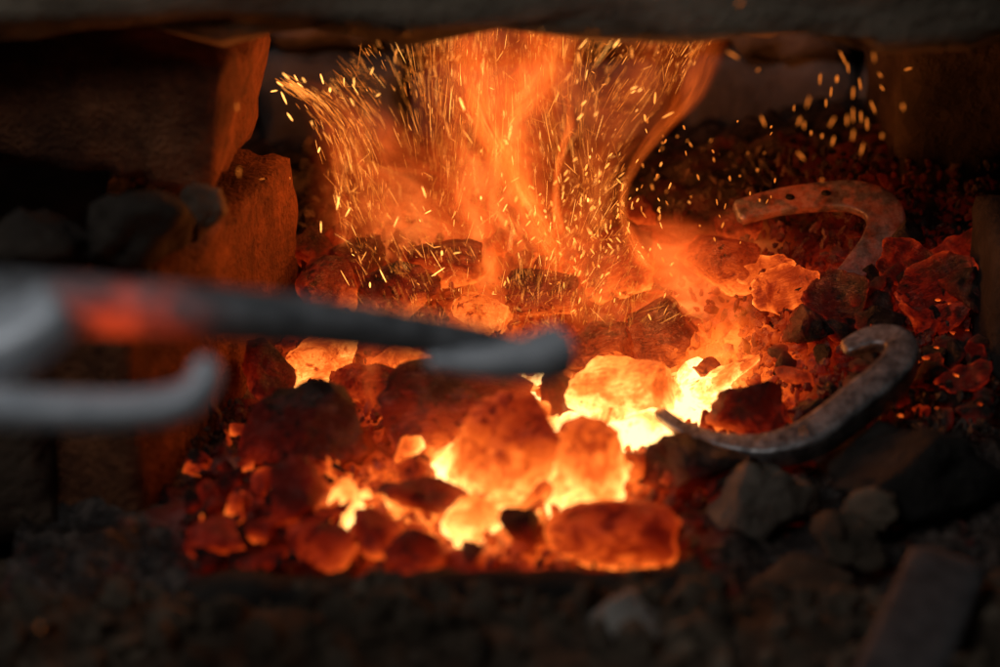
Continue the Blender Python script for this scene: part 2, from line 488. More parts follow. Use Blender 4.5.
# rubble on the left between the bricks
def rock(name, px, py, wpx, hpx, y, mat, seed, label, cat='stone', group=None, dep=.8, **kw):
    p = aty(px, py, y); m = mpp(p)
    o = link(name, lump_mesh(seed, 4, kw.get('cuts', 9), kw.get('rough', .2), (.45, .8), round_=(name == 'round_stone')), M[mat])
    rg = random.Random(seed)
    o.location = p; o.scale = (wpx * m * .5, max(wpx, hpx) * m * .5 * dep, hpx * m * .52)
    o.rotation_euler = (rg.uniform(-.2, .2), kw.get('tilt', rg.uniform(-.2, .2)), rg.uniform(-.4, .4))
    return tag(o, label, cat, group)
rock('rubble_stone', 135, 235, 120, 95, -.19, 'sootbrick', 41, 'rounded dark rubble stone above the tongs under the upper brick')
rock('rubble_stone', 35, 245, 110, 90, -.20, 'sootbrick', 42, 'dark rubble stone at the left edge above the tongs')
rock('rubble_stone', 205, 215, 45, 60, -.15, 'brick', 43, 'small reddish broken brick piece against the lit firebrick')

# right side
RW = tag(empty('brick_pillar', (.36, .12, 0)), 'dark sooty brick pillar on the right behind the coals', 'pillar')
def rw(size, loc, rot, mat, seed, **kw):
    return brick('brick', size, Vector(loc) - Vector((.36, .12, 0)), rot, mat, RW, seed, **kw)
p2 = aty(888, 235, .10)
rw((.26, .16, .20), (p2.x + .13, .18, p2.z + .10), (0, 0, 3), 'sootbrick', 51, rnd=.009, warp=.006, chip=.01)
rw((.26, .16, .16), (p2.x + .15, .19, p2.z - .085), (0, 0, -2), 'sootbrick', 52, rnd=.009)
rw((.26, .16, .12), (p2.x + .12, .18, p2.z + .265), (0, 0, 1), 'sootbrick', 53, rnd=.009)
p3 = aty(990, 330, -.10)
sb = brick('side_brick', (.12, .10, .14), (p3.x + .06, -.05, p3.z - .01), (0, 2, 3), 'darkrock', None, 54, rnd=.008)
tag(sb, 'upright dark brick cut off by the right edge of the picture', 'brick')

# back wall of rubble
BW = tag(empty('rubble_wall', (0, .36, 0)), 'rough stone back wall of the forge behind the sparks', 'wall')
rg = random.Random(5)
for rowi in range(5):
    z = .02 + rowi * .085
    x = -.55 + rg.uniform(0, .06)
    while x < .62:
        wd = rg.uniform(.09, .17)
        o = link('stone', block_mesh((wd - .006, .12, .080), rg.randint(1, 999), .014, .010, .014, .010), M['backstone'], BW)
        o.location = (x + wd / 2, rg.uniform(-.008, .012), z + .04); o.rotation_euler = (rg.uniform(-.06, .06), rg.uniform(-.05, .05), rg.uniform(-.08, .08))
        x += wd
mor = link('mortar', block_mesh((1.3, .06, .46), 77, .05, 0, .004, .003), M['darkrock'], BW); mor.location = (0, .03, .22)

# ------------------------------------------------------------------ charcoal heroes
HERO = []
def coal(px, py, wpx, hpx, heat, label, seed, lift=.35, kind='lump', rot=None, field=.45, dep=.85, name='charcoal_lump',
         cuts=10, rough=.13, cutd=(.38, .74), back=0.0, mat=None, group=None):
    p = on_bed(px, py, 0.0); m = mpp(p)
    p = on_bed(px, py, hpx * m * lift) + FWD * back
    rg = random.Random(seed)
    if kind == 'lump':
        me = lump_mesh(seed, 4, cuts, rough, cutd); mt = M[mat or ('hot' if heat >= .6 else 'coal')]
        o = link(name, me, mt)
        o.scale = (wpx * m * .52, (wpx + hpx) / 2 * m * .52 * dep, hpx * m * .53)
    else:
        me = flake_mesh(seed); mt = M[mat or 'flake']
        o = link(name, me, mt); k = wpx * m * .52
        o.scale = (k, hpx * m * .75, k * .9)
    o.location = p
    o.rotation_euler = rot if rot is not None else (rg.uniform(-.3, .3), rg.uniform(-.3, .3), rg.uniform(-.5, .5))
    o['heat'] = heat - (.05 if field > .1 else 0); o['field'] = field + (.32 if field > .1 else .1)
    HERO.append((px, py, label))
    return tag(o, label, 'charcoal', group)

coal(306, 430, 114, 100, .15, 'large dark angular charcoal lump at the left of the fire', 211, field=.25, rot=(.1, .25, .2), cuts=9, cutd=(0.45, 0.75), rough=0.16)
coal(268, 372, 58, 66, .22, 'dark red charcoal lump wedged against the firebrick', 102, field=.25)
coal(318, 362, 84, 70, .62, 'bright orange ember showing under the tong jaw at left', 103, field=.3, back=.03, rough=.09, cuts=6)
coal(368, 388, 66, 48, .28, 'pointed dark charcoal piece beside the bright left ember', 104, field=.3, cuts=11)
coal(410, 366, 84, 64, .58, 'smooth pale orange ember just below the tong jaw', 105, field=.3, back=.02, rough=.09, cuts=6)
coal(458, 408, 150, 84, .27, 'broad dark red charcoal lump below the tip of the tongs', 106, field=.2, rough=.08, cuts=8, rot=(.1, -.1, .1))
coal(444, 474, 66, 56, .64, 'yellow glowing ember in the gap below the broad dark lump', 107, field=.3, back=.03, rough=.09, cuts=7)
coal(508, 455, 112, 124, .50, 'big rounded red orange ember in the middle of the fire', 158, field=.25, rot=(.1, .1, 0), cuts=4, cutd=(0.68, 0.92), rough=0.14)
coal(584, 470, 96, 104, .62, 'bright mottled orange ember right of the big rounded one', 179, field=.3, cuts=6, cutd=(0.6, 0.9), rough=0.2)
coal(622, 396, 120, 84, .56, 'smooth pale orange domed ember left of the white hot core', 110, field=.25, rough=.09, cuts=6, cutd=(.55, .86), rot=(0, .15, .1))
coal(604, 356, 84, 62, .28, 'dark rounded charcoal lump behind the pale domed ember', 111, field=.2, back=.02, cuts=8)
coal(668, 338, 88, 84, .27, 'rough dark red charcoal lump above the white hot core', 112, field=.2, back=.03)
coal(690, 300, 84, 34, .42, 'flat striated charcoal slab in the flames above the core', 113, field=.3, back=.05, cuts=12)
coal(634, 434, 100, 44, .66, 'white hot ember at the core of the fire', 114, field=.5, lift=.2, rough=.09, cuts=6)
coal(704, 396, 56, 36, .54, 'white hot ember right of the core beside dark coal', 115, field=.5, lift=.2, rough=.07, cuts=7)
coal(538, 402, 36, 60, .66, 'narrow yellow glowing ember seen in a slit under the tong tip', 116, field=.4, back=.04, lift=.2, rough=.09)
coal(558, 398, 34, 70, .18, 'dark narrow charcoal splinter left of the pale domed ember', 117, field=.2, cuts=11)
coal(612, 531, 130, 66, .54, 'smooth red orange oval ember at the front of the fire', 168, field=.15, rot=(.1, .12, .1), cuts=3, cutd=(0.72, 0.95), rough=0.12)
coal(524, 533, 44, 58, .32, 'small dark red charcoal block at the front middle', 119, field=.15, cuts=11, rough=.08)
coal(414, 554, 58, 50, .36, 'egg shaped dull red ember at the front edge', 190, field=.12, cuts=4, cutd=(0.65, 0.9), rough=0.12)
coal(474, 522, 62, 56, .6, 'bright orange ember in the front middle of the fire', 121, field=.3, lift=.2, rough=.08)
coal(425, 494, 100, 26, .17, 'thin dark charcoal slab lying across the front embers', 182, field=.15, rot=(0, .12, .1), lift=.9, cuts=10, cutd=(0.4, 0.8), rough=0.34)
coal(346, 506, 40, 54, .6, 'bright yellow orange ember in the left front pocket', 123, field=.3, lift=.2)
coal(376, 534, 52, 58, .42, 'round dull orange ember left of the egg shaped one', 124, field=.15, rough=.07, cuts=6, cutd=(.55, .86))
coal(300, 498, 66, 70, .36, 'dull red charcoal lump below the large dark one', 125, field=.12, rough=.15)
coal(322, 548, 70, 44, .38, 'red charcoal lump at the left front edge of the fire', 126, field=.1)
coal(214, 540, 54, 40, .42, 'flat brick shaped red ember at the far left of the fire', 127, field=0, cuts=12, rough=.09, rot=(.2, -.25, .2))
coal(264, 533, 36, 34, .46, 'small cupped orange red ember near the left front edge', 128, field=0)
coal(262, 558, 54, 14, .36, 'thin red charcoal sliver lying at the left front edge', 129, field=0, cuts=11, rot=(0, -.3, .1))
coal(752, 406, 84, 70, .25, 'dark red charcoal lump right of the white hot core', 130, field=.15, rot=(.1, .3, .1))
coal(690, 470, 120, 62, .15, 'dark scorched charcoal shell in front of the core', 131, field=.22, cuts=11, rough=.14, lift=.25)
coal(782, 292, 66, 44, 0.30, 'curled orange charcoal flake below the rear horseshoe', 132, kind='flake', rot=(.8, -.3, .2), name='charcoal_flake')
coal(768, 272, 54, 34, .34, 'ragged orange charcoal flake nearest the rear horseshoe', 133, kind='flake', rot=(1.0, -.2, -.2), name='charcoal_flake')
coal(326, 288, 56, 60, 0.35, 'rounded red ember behind the tongs beside the firebrick', 134, field=.3, cuts=6, rough=.09)
coal(312, 246, 44, 50, .30, 'dark red charcoal lump at the back left of the fire', 135, field=.3)
coal(482, 312, 60, 44, 0.48, 'bright yellow ember above the tong tip', 136, field=.3, lift=.2)
coal(400, 288, 76, 56, 0.31, 'dull orange charcoal lump behind the tong jaw', 137, field=.3)
coal(356, 262, 60, 50, 0.27, 'dim red charcoal lump under the left sparks', 138, field=.3)
coal(440, 262, 80, 50, 0.29, 'dim red charcoal lump under the middle sparks', 139, field=.3)
coal(545, 290, 80, 56, 0.27, 'dark red charcoal lump in the back of the flames', 140, field=.3)
coal(620, 262, 90, 60, 0.37, 'orange charcoal lump hidden in the right flames', 141, field=.3)
coal(720, 262, 86, 56, 0.39, 'orange charcoal lump in the veil of flame at right', 142, field=.3)
coal(722, 378, 60, 13, .62, 'thin glowing charcoal stick slanting over the core', 143, field=.15, cuts=11, rot=(0, -.45, .2), lift=1.6)
coal(738, 368, 48, 11, .56, 'short glowing charcoal stick at the right of the core', 144, field=.15, cuts=11, rot=(0, -.6, .1), lift=2)
coal(578, 432, 62, 34, .66, 'yellow hot ember under the left end of the domed ember', 146, field=.45, lift=.15)
coal(676, 418, 44, 30, .66, 'small yellow hot ember between the core and the thin horseshoe heel', 147, field=.45, lift=.1)
coal(560, 500, 50, 40, .60, 'orange ember between the mottled ember and the oval one', 148, field=.35, lift=.15)

coal(742, 224, 50, 34, .30, 'dull red charcoal lump covering the far end of the rear horseshoe', 149, field=.3)
coal(846, 290, 44, 34, .22, 'dark charcoal lump over the near tip of the rear horseshoe', 150, field=.2)
# flakes on the right heap
FL = [(932, 288, 92, 60, .34, (.9, -.3, .3)), (905, 262, 60, 50, .30, (1.0, .3, -.2)), (968, 290, 62, 70, .26, (1.1, .9, .2)),
      (955, 252, 60, 34, .36, (.7, -.4, .3)), (930, 318, 74, 36, .34, (.5, .1, .2)), (872, 300, 60, 50, .20, (.9, .5, .4)),
      (838, 298, 66, 54, .20, (.9, -.1, -.3)), (884, 322, 70, 30, .18, (.5, .2, .1)), (842, 330, 60, 36, .20, (.8, .6, .3)),
      (806, 330, 56, 66, .26, (1.0, 1.2, .1)), (905, 232, 52, 46, .24, (.8, .2, .2)), (965, 380, 60, 34, .33, (.6, -.3, .1)),
      (950, 345, 56, 30, .31, (.7, .3, .5)), (925, 380, 50, 36, .27, (.7, -.2, .8)), (975, 410, 50, 26, .30, (.5, .1, .2))]
NEAR = ['largest curled flake with red edges on the right heap', 'upright dark flake left of the largest curled flake', 'tall red brown flake beside the right pillar',
        'red edged flake at the top of the right heap', 'flat red edged flake under the largest curled flake', 'dark jagged flake in the middle of the right heap',
        'dark folded flake below the rear horseshoe tip', 'layered dark flake above the front horseshoe', 'dark flake above the front horseshoe heel',
        'tall red flake left of the front horseshoe heel', 'dull red rounded flake beside the rear horseshoe bend', 'red edged flake low at the right edge of the heap',
        'small red flake between the front horseshoe and the pillar', 'dark flake right of the front horseshoe bend', 'low red flake at the bottom of the right heap']
for i, (px, py, a, b, ht, rt) in enumerate(FL):
    if i in (0, 1, 3, 4, 6, 11):
        coal(px, py, a * .9, b * .9, ht - .09, 'charcoal ' + NEAR[i], 200 + i, kind='flake', rot=rt, field=.2, name='charcoal_flake')
    else:
        coal(px, py, a * .8, b * .8, ht - .10, 'charcoal ' + NEAR[i].replace('flake', 'chunk', 1), 200 + i, rot=rt, field=.2, rough=.2)

# ------------------------------------------------------------------ charcoal fill: shared shapes, each piece an object
VAR = [lump_mesh(300 + k, 3, 11, .17, (.3, .72)) for k in range(12)]
for m_ in VAR: m_.materials.append(M['coal'])
FVAR = [flake_mesh(340 + k, 10, 8) for k in range(8)]
for m_ in FVAR: m_.materials.append(M['flake'])
rg = random.Random(99)
def zone(px, py):
    if px > 770: return 'right'
    if px < 330 and py > 400: return 'left'
    if py < 330: return 'back'
    return 'mid'
ZL = {'right': ('small dark red charcoal chip among the flakes of the right heap', 'chips on the right heap'),
      'left': ('small dark charcoal chip at the left edge of the fire', 'chips at the left edge of the fire'),
      'back': ('charcoal chip under the sparks at the back of the fire', 'chips at the back of the fire'),
      'mid': ('small glowing charcoal chip between the large embers', 'chips between the large embers')}
def chip(px, py, size, zn):
    p = on_bed(px, py, 0); m = mpp(p)
    fl_ = rg.random() < (.22 if zn in ('right', 'left') else .08)
    me = rg.choice(FVAR if fl_ else VAR)
    o = link('charcoal_chip', me)
    k = size * m * .46
    o.scale = (k * rg.uniform(.8, 1.4), k * rg.uniform(.7, 1.1), k * rg.uniform(.5, 1.0))
    o.rotation_euler = (rg.uniform(-1.2, 1.2), rg.uniform(-1.2, 1.2), rg.uniform(0, 6.28))
    o.location = p + Vector((0, 0, k * rg.uniform(.2, 1.4 if zn == 'mid' else .7)))
    base = {'right': rg.choice([.04, .08, .14, .24]), 'left': rg.choice([.05, .08, .12, .32, .40]), 'back': .20, 'mid': rg.choice([.08, .2, .3])}[zn]
    near = min(HERO, key=lambda q: (q[0] - px) ** 2 + (q[1] - py) ** 2)[2]
    near = near[near.index('charcoal ') + 9:] if near.startswith('charcoal ') else near
    o['heat'] = base + rg.uniform(-.06, .06); o['field'] = .8 if zn in ('mid', 'back') else .35
    tag(o, 'charcoal chip beside the ' + near, 'charcoal', 'chips beside the ' + near)
cnt = 0
def scatter(n, x0, x1, y0, y1, s0, s1, cond=lambda x, y: True):
    k = 0
    while k < n:
        px, py = rg.uniform(x0, x1), rg.uniform(y0, y1)
        if not cond(px, py): continue
        chip(px, py, rg.uniform(s0, s1) * (.8 + .3 * (py / 400)), zone(px, py)); k += 1
scatter(112, 770, 992, 225, 425, 11, 32, lambda x, y: y > 290 - (x - 775) * .25)
scatter(84, 190, 335, 405, 566, 14, 32, lambda x, y: x > 190 + max(0, (480 - y)) * .55)
scatter(90, 330, 720, 385, 568, 12, 38)
scatter(14, 310, 780, 215, 340, 18, 46)

# crumbs of charcoal between the pieces: too many and too small to count, one object
def crumbs(n):
    rg2 = random.Random(31); verts = []; faces = []
    base = bmesh.new(); bmesh.ops.create_icosphere(base, subdivisions=1, radius=1)
    bv = [v.co.copy() for v in base.verts]; bf = [[v.index for v in f.verts] for f in base.faces]; base.free()
    k = 0
    while k < n:
        px, py = rg2.uniform(185, 995), rg2.uniform(150, 570)
        if px < 300 and py < 400: continue
        if px > 700 and py > 440: continue
        if 420 < px < 740 and rg2.random() < .5: continue
        p = on_bed(px, py, 0); m = mpp(p); s_ = (2.0 + 5.5 * rg2.random() ** 2) * m
        p += Vector((0, 0, rg2.uniform(-.2, 1.5) * s_))
        e = Euler((rg2.uniform(0, 6), rg2.uniform(0, 6), rg2.uniform(0, 6))).to_matrix()
        sc = (s_ * rg2.uniform(.8, 2.0), s_ * rg2.uniform(.6, 1.1), s_ * rg2.uniform(.35, .9)); i0 = len(verts)
        for v in bv:
            q = Vector((v.x * sc[0], v.y * sc[1], v.z * sc[2])) * rg2.uniform(.7, 1.2); verts.append(p + e @ q)
        faces += [[i + i0 for i in f] for f in bf]; k += 1
    me = bpy.data.meshes.new('crumbs'); me.from_pydata(verts, [], faces); return me
cb_ = link('charcoal_crumbs', crumbs(3800), M['bed']); cb_['heat'] = .05; cb_['field'] = .95
tag(cb_, 'fine dull red charcoal crumbs strewn between the larger pieces', 'charcoal crumbs', kind='stuff')

# ------------------------------------------------------------------ horseshoes
def on_plane(px, py, p0, n):
    r = ray(px, py); t = (p0 - CAM).dot(n) / r.dot(n); return CAM + r * t
def horseshoe(path, p0, n, widths, thick, label, nails, mat='shoe'):
    n = n.normalized()
    pts = [on_plane(x, y, p0, n) for x, y in path]
    c = sum(pts, Vector()) / len(pts)
    root = empty('horseshoe', c)
    me = sweep([p - c for p in pts], widths, thick if isinstance(thick, list) else [thick] * len(pts), [n] * len(pts), corner=.13)
    b = link('shoe_bar', me, M[mat], root)
    for (x, y) in nails:
        q = on_plane(x, y, p0, n) - c + n * (thick * .5)
        bm = bmesh.new(); bmesh.ops.create_cone(bm, cap_ends=True, segments=8, radius1=.0026, radius2=.0022, depth=.003)
        h_ = link('nail_hole', from_bm('nail', bm), M['darkrock'], root)
        h_.location = q; h_.rotation_euler = n.to_track_quat('Z', 'Y').to_euler(); h_.scale = (1.5, 1, 1)
    return tag(root, label, 'horseshoe')
q0 = on_bed(830, 262, .0) + Vector((0, 0, .013))
horseshoe([(735, 214), (775, 203), (820, 197), (855, 197), (879, 207), (886, 223), (878, 244), (860, 265), (838, 288)], q0, Vector((-.12, -.55, .82)),
          [.018, .020, .022, .025, .028, .028, .025, .021, .016], .009, 'grey scaled horseshoe lying in the red coals at the back right', [(826, 197), (790, 201)])
q1 = on_bed(800, 440, 0) + Vector((0, 0, .030))
horseshoe([(657, 411), (685, 431), (725, 445), (770, 450), (815, 436), (858, 404), (890, 378), (902, 357), (894, 342), (871, 339), (843, 350)], q1, Vector((-.12, -.40, .90)),
          [.008, .009, .012, .018, .022, .023, .023, .022,  .020, .016, .010],
          [.006, .008, .012, .018, .022, .024, .024, .020, .014, .010, .007], 'pale topped iron horseshoe leaning in the coals at the front right', [], 'shoe_pale')

# ------------------------------------------------------------------ tongs
def tongs():
    D0 = 1.04
    root = empty('blacksmith_tongs', atd(-60, 345, D0 - .03))
    o0 = root.location
    def pp(px, py, d): return atd(px, py, d) - o0
    nrm = (UP * .8 - FWD * .6)
    up = [pp(-60, 300, 1.099), pp(0, 302, 1.106), pp(70, 304, 1.113), pp(170, 310, 1.127), pp(300, 320, 1.149), pp(400, 332, 1.170), pp(470, 341, 1.184), pp(520, 346, 1.194)]
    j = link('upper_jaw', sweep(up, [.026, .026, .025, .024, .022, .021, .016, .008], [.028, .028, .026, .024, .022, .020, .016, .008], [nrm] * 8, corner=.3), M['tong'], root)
    j2 = link('jaw_pad', sweep([pp(425, 358, 1.176), pp(470, 361, 1.179), pp(515, 360, 1.184), pp(545, 355, 1.189), pp(562, 350, 1.194)], [.010, .016, .022, .026, .026], [.007, .013, .019, .024, .026], [nrm] * 5, corner=.34), M['tong_mid'], root)
    lo = [pp(-80, 404, 1.070), pp(0, 408, 1.077), pp(80, 411, 1.084), pp(150, 409, 1.091), pp(190, 398, 1.095), pp(206, 376, 1.099), pp(196, 362, 1.100)]
    link('lower_jaw', sweep(lo, [.020, .019, .018, .017, .017, .015, .009], [.018, .017, .016, .016, .016, .014, .008], [nrm, nrm, nrm, nrm, (UP * .5 - FWD * .5 - Vector((.6, 0, 0))), (-FWD * .6 - Vector((.8, 0, 0))), (-FWD * .8 - Vector((.5, 0, 0)))], corner=.32), M['tong_pale'], root)
    boss = [pp(-90, 352, 1.084), pp(-40, 350, 1.089), pp(18, 336, 1.087), pp(64, 306, 1.091)]
    link('pivot_boss', sweep(boss, [.046, .044, .038, .028], [.028, .028, .027, .024], [nrm] * 4, corner=.35), M['tong_pale'], root)
    for (a, b) in ((372, -330), (330, -330)):
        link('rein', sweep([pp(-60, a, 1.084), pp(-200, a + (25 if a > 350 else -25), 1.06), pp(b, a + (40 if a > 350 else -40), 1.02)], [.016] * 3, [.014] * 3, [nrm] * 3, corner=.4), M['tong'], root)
    tag(root, 'blurred grey steel tongs reaching in from the left edge over the fire', 'tongs')
tongs()

# ------------------------------------------------------------------ stones and rubble in front
rock('grey_stone', 760, 515, 120, 124, -.24, 'pale', 61, 'pale grey angular stone in front of the front horseshoe', tilt=.25, cuts=7)
rock('round_stone', 628, 640, 124, 92, -.41, 'chalk', 62, 'rounded pale stone at the bottom edge of the picture', tilt=0)
rock('dark_rock', 915, 470, 190, 100, -.22, 'darkrock', 63, 'big black sooty rock below the right heap', cuts=7)
rock('rubble_stone', 850, 545, 80, 50, -.30, 'grit', 64, 'brownish rubble stone right of the pale grey stone')
rock('rubble_stone', 800, 585, 110, 34, -.33, 'grit', 65, 'flat brownish stone on the ledge below the pale grey stone')
rock('rubble_stone', 870, 510, 60, 50, -.27, 'grit', 66, 'small brown stone leaning under the black rock')
rock('rubble_stone', 680, 583, 90, 26, -.345, 'darkrock', 67, 'flat dark stone on the ledge in front of the oval ember')
rock('rubble_stone', 960, 600, 80, 50, -.38, 'grit', 68, 'brown stone in the lower right corner beside the iron bar')
rock('rubble_stone', 832, 535, 30, 34, -.30, 'brick', 69, 'small reddish stone beside the pale grey stone')
b0, b1 = aty(950, 558, -.36), aty(890, 700, -.50)
cb = (b0 + b1) / 2
bar = link('iron_bar', sweep([b0 - cb, (b0 + b1) / 2 - cb, b1 - cb], [.046, .046, .048], [.012] * 3, [Vector((-.1, -.6, .8))] * 3, corner=.2), M['bar'])
bar.location = cb
tag(bar, 'flat dull grey iron bar slanting at the lower right', 'iron bar')

k0, k1 = atz(176, 570, .004), atz(712, 572, .004)
kb = brick('hearth_kerb', ((k1 - k0).length, .03, .04), ((k0.x + k1.x) / 2, k0.y - .018, -.012), (0, 0, 0), 'darkrock', None, 91, rnd=.006, warp=.006, chip=.01)
tag(kb, 'low dark sooty kerb along the front edge of the fire', 'kerb')
# ash grit over the ledge: uncountable, one object
def grit_mesh(n):
    rg2 = random.Random(17); verts = []; faces = []
    base = bmesh.new(); bmesh.ops.create_icosphere(base, subdivisions=1, radius=1)
    bv = [v.co.copy() for v in base.verts]; bf = [[v.index for v in f.verts] for f in base.faces]; base.free()
    for k in range(n):
        x = rg2.uniform(-.5, .55); y = rg2.uniform(-.62, -.335)
        s = .0018 + .013 * rg2.random() ** 4
        e = Euler((rg2.uniform(0, 6), rg2.uniform(0, 6), rg2.uniform(0, 6))).to_matrix()
        c_ = Vector((x, y, ledgez(x, y) + s * .3)); sc = (s * rg2.uniform(.7, 1.5), s, s * rg2.uniform(.4, .9))
        i0 = len(verts)
        for v in bv:
            q = Vector((v.x * sc[0], v.y * sc[1], v.z * sc[2])) * rg2.uniform(.8, 1.15); verts.append(c_ + e @ q)
        faces += [[i + i0 for i in f] for f in bf]
    me = bpy.data.meshes.new('grit'); me.from_pydata(verts, [], faces); return me
gr = link('ash_grit', grit_mesh(2600), M['grit']); tag(gr, 'ash, clinker and grit strewn over the front ledge', 'ash', kind='stuff')

# ------------------------------------------------------------------ flames: glowing gas, a volume in a closed skin
def flame(path, y0, dep, strength, label, streak=5.0, contrast=.5, hot=0.0, fade=(.05, .75), smooth=False, seed=0):
    """path: (px, py, half-width px) from the base upwards"""
    P = [aty(px, py, y0) for px, py, _ in path]
    base = P[0].copy(); H = P[-1].z - base.z
    ts = [(p.z - base.z) / H for p in P]; cx = [p.x - base.x for p in P]; ws = [wd * mpp(p) for (_, _, wd), p in zip(path, P)]
    # closed skin
    bm = bmesh.new(); rings = []; NS = 28; NR = 20
    def interp(t, ys):
        for i in range(len(ts) - 1):
            if t <= ts[i + 1] or i == len(ts) - 2:
                k = (t - ts[i]) / (ts[i + 1] - ts[i]); k = max(0, min(1, k)); return ys[i] * (1 - k) + ys[i + 1] * k
    for s in range(NS + 1):
        t = s / NS; c_ = interp(t, cx); r_ = interp(t, ws) * 1.22 + .003
        rings.append([bm.verts.new((c_ + r_ * math.cos(a), dep * 1.04 * math.sqrt(r_ / max(ws)) * math.sin(a), t * H)) for a in [2 * math.pi * k / NR for k in range(NR)]])
    for a, b in zip(rings[:-1], rings[1:]):
        for k in range(NR): bm.faces.new([a[k], a[(k + 1) % NR], b[(k + 1) % NR], b[k]])
    bm.faces.new(rings[0][::-1]); bm.faces.new(rings[-1])
    o = link('flame', from_bm('flame', bm)); o.location = base
    N = NT('flame_gas'); sep = N.n('ShaderNodeSeparateXYZ'); N.l(N.obj(), sep.inputs[0])
    t = N.math('DIVIDE', sep.outputs[2], H, clamp=True)
    def curve(ys, lo, hi):
        nd = N.n('ShaderNodeFloatCurve'); cu = nd.mapping.curves[0]
        pts = [(a, (y - lo) / (hi - lo)) for a, y in zip(ts, ys)]
        while len(cu.points) < len(pts): cu.points.new(.5, .5)
        for q, (a, b) in zip(cu.points, pts): q.location = (a, b); q.handle_type = 'AUTO'
        nd.mapping.update(); N.l(t, nd.inputs['Value'])
        return N.math('MULTIPLY_ADD', nd.outputs[0], hi - lo, lo)
    C_ = curve(cx, min(cx) - .01, max(cx) + .01); W_ = curve(ws, 0, max(ws) + .005)
    u = N.math('DIVIDE', N.math('SUBTRACT', sep.outputs[0], C_), W_)
    v = N.math('DIVIDE', N.math('MULTIPLY', sep.outputs[1], 1 / dep), N.math('SQRT', N.math('MULTIPLY', W_, 1 / max(ws))))
    r2 = N.math('MULTIPLY_ADD', u, u, N.math('MULTIPLY', v, v))
    mask = N.math('POWER', N.math('MAXIMUM', N.math('SUBTRACT', 1.0, r2), 0.0), 2.0)
    cmb = N.n('ShaderNodeCombineXYZ'); wv = N.n('ShaderNodeCombineXYZ'); N.l(N.math('MULTIPLY_ADD', u, .7, seed * 1.7), wv.inputs[0]); N.l(N.math('MULTIPLY', t, 2.6), wv.inputs[2]); N.l(v, wv.inputs[1])
    uw = N.math('MULTIPLY_ADD', N.math('SUBTRACT', N.noise(wv.outputs[0], 1.3, 2, .5), .5), 2.4, u)
    N.l(N.math('MULTIPLY_ADD', uw, streak * .35, seed * 3.1), cmb.inputs[0])
    N.l(N.math('MULTIPLY', v, 1.0), cmb.inputs[1]); N.l(N.math('MULTIPLY', t, 2.2), cmb.inputs[2])
    nz = N.noise(cmb.outputs[0], 1.6, 2 if smooth else 3, .6, .4)
    lo = .5 - .28 * (1 - contrast) - .06
    f = N.ramp(nz, [(.38, (1 - contrast) * .6), (.50, .34), (.62, 1.0)])
    fl0 = N.ramp(t, [(0, .0), (fade[0], 1), (fade[1], .75), (1.0, .12)])
    den = N.math('MULTIPLY', N.math('MULTIPLY', mask, f), fl0)
    e = N.n('ShaderNodeEmission')
    col = N.ramp(den, [(0, (1, .085 + hot * .05, .008)), (.5, (1, .16 + hot * .1, .022)), (1, (1, .27 + hot * .15, .05 + hot * .06))])
    N.l(col, e.inputs[0]); N.l(N.math('MULTIPLY', den, strength * 3.1), e.inputs[1]); N.l(e.outputs[0], N.out.inputs['Volume'])
    try: N.m.cycles.volume_sampling = 'EQUIANGULAR'; N.m.cycles.volume_step_rate = .7
    except Exception: pass
    o.data.materials.append(N.m)
    return tag(o, label, 'flame')

flame([(440, 345, 120), (415, 270, 120), (395, 200, 95), (372, 140, 70), (340, 104, 46), (288, 82, 12)], .06, .07, 8.5, 'dim left sheet of flame curling to a point at upper left', streak=9, contrast=.9, seed=1)
flame([(545, 345, 110), (515, 260, 105), (497, 190, 90), (492, 120, 92), (500, 60, 100), (508, 5, 95)], .07, .07, 12, 'tall central sheet of flame rising under the lintel', streak=9, contrast=.9, seed=2)
flame([(566, 290, 20), (545, 240, 20), (522, 195, 20), (500, 155, 22), (480, 110, 24), (462, 25, 22)], .0, .02, 30, 'bright narrow streak of flame in the middle leaning left', streak=9, contrast=.9, hot=.5, seed=3, fade=(.25, .7))
flame([(540, 210, 16), (512, 150, 20), (525, 100, 36), (545, 60, 42), (560, 10, 40)], .03, .03, 17, 'bright orange plume at the top centre below the lintel', streak=9, contrast=.85, hot=.4, seed=4)
flame([(605, 310, 62), (596, 240, 40), (582, 170, 44), (575, 110, 60), (560, 30, 60)], .08, .05, 4.5, 'soft orange flame right of the central sheet', streak=8, contrast=.9, seed=5)
flame([(560, 235, 8), (556, 190, 6), (562, 150, 6), (570, 120, 7), (566, 95, 5)], .0, .006, 80, 'thin bright ribbon of flame right of the central streak', streak=4, contrast=.6, hot=.3, seed=15)
flame([(655, 275, 20), (630, 235, 10), (622, 202, 8), (634, 167, 9), (658, 134, 13), (690, 92, 22), (712, 20, 30)], .0, .014, 48, 'bright curved tongue of flame along the right edge', streak=9, contrast=.85, hot=.4, seed=6, fade=(.05, .36))
flame([(600, 250, 26), (598, 190, 28), (620, 140, 42), (646, 90, 62), (666, 10, 60)], .09, .04, 5.5, 'faint brown orange flame at the upper right', streak=8, contrast=.9, seed=7)
flame([(345, 290, 16), (343, 200, 13), (334, 140, 11), (314, 104, 9), (284, 82, 4)], .03, .012, 16, 'thin left edge of the flames curling outwards', streak=8, contrast=.85, seed=16)
flame([(690, 335, 78), (688, 285, 82), (676, 250, 72), (655, 220, 40)], .02, .05, 16, 'smooth pale orange veil of flame over the right embers', streak=2, contrast=.35, smooth=True, seed=8, fade=(.1, .85))
flame([(790, 315, 90), (780, 275, 90), (758, 245, 66), (740, 218, 34)], .06, .05, 6, 'dim red orange veil of flame before the rear horseshoe', streak=2, contrast=.35, smooth=True, seed=9, fade=(.1, .85))
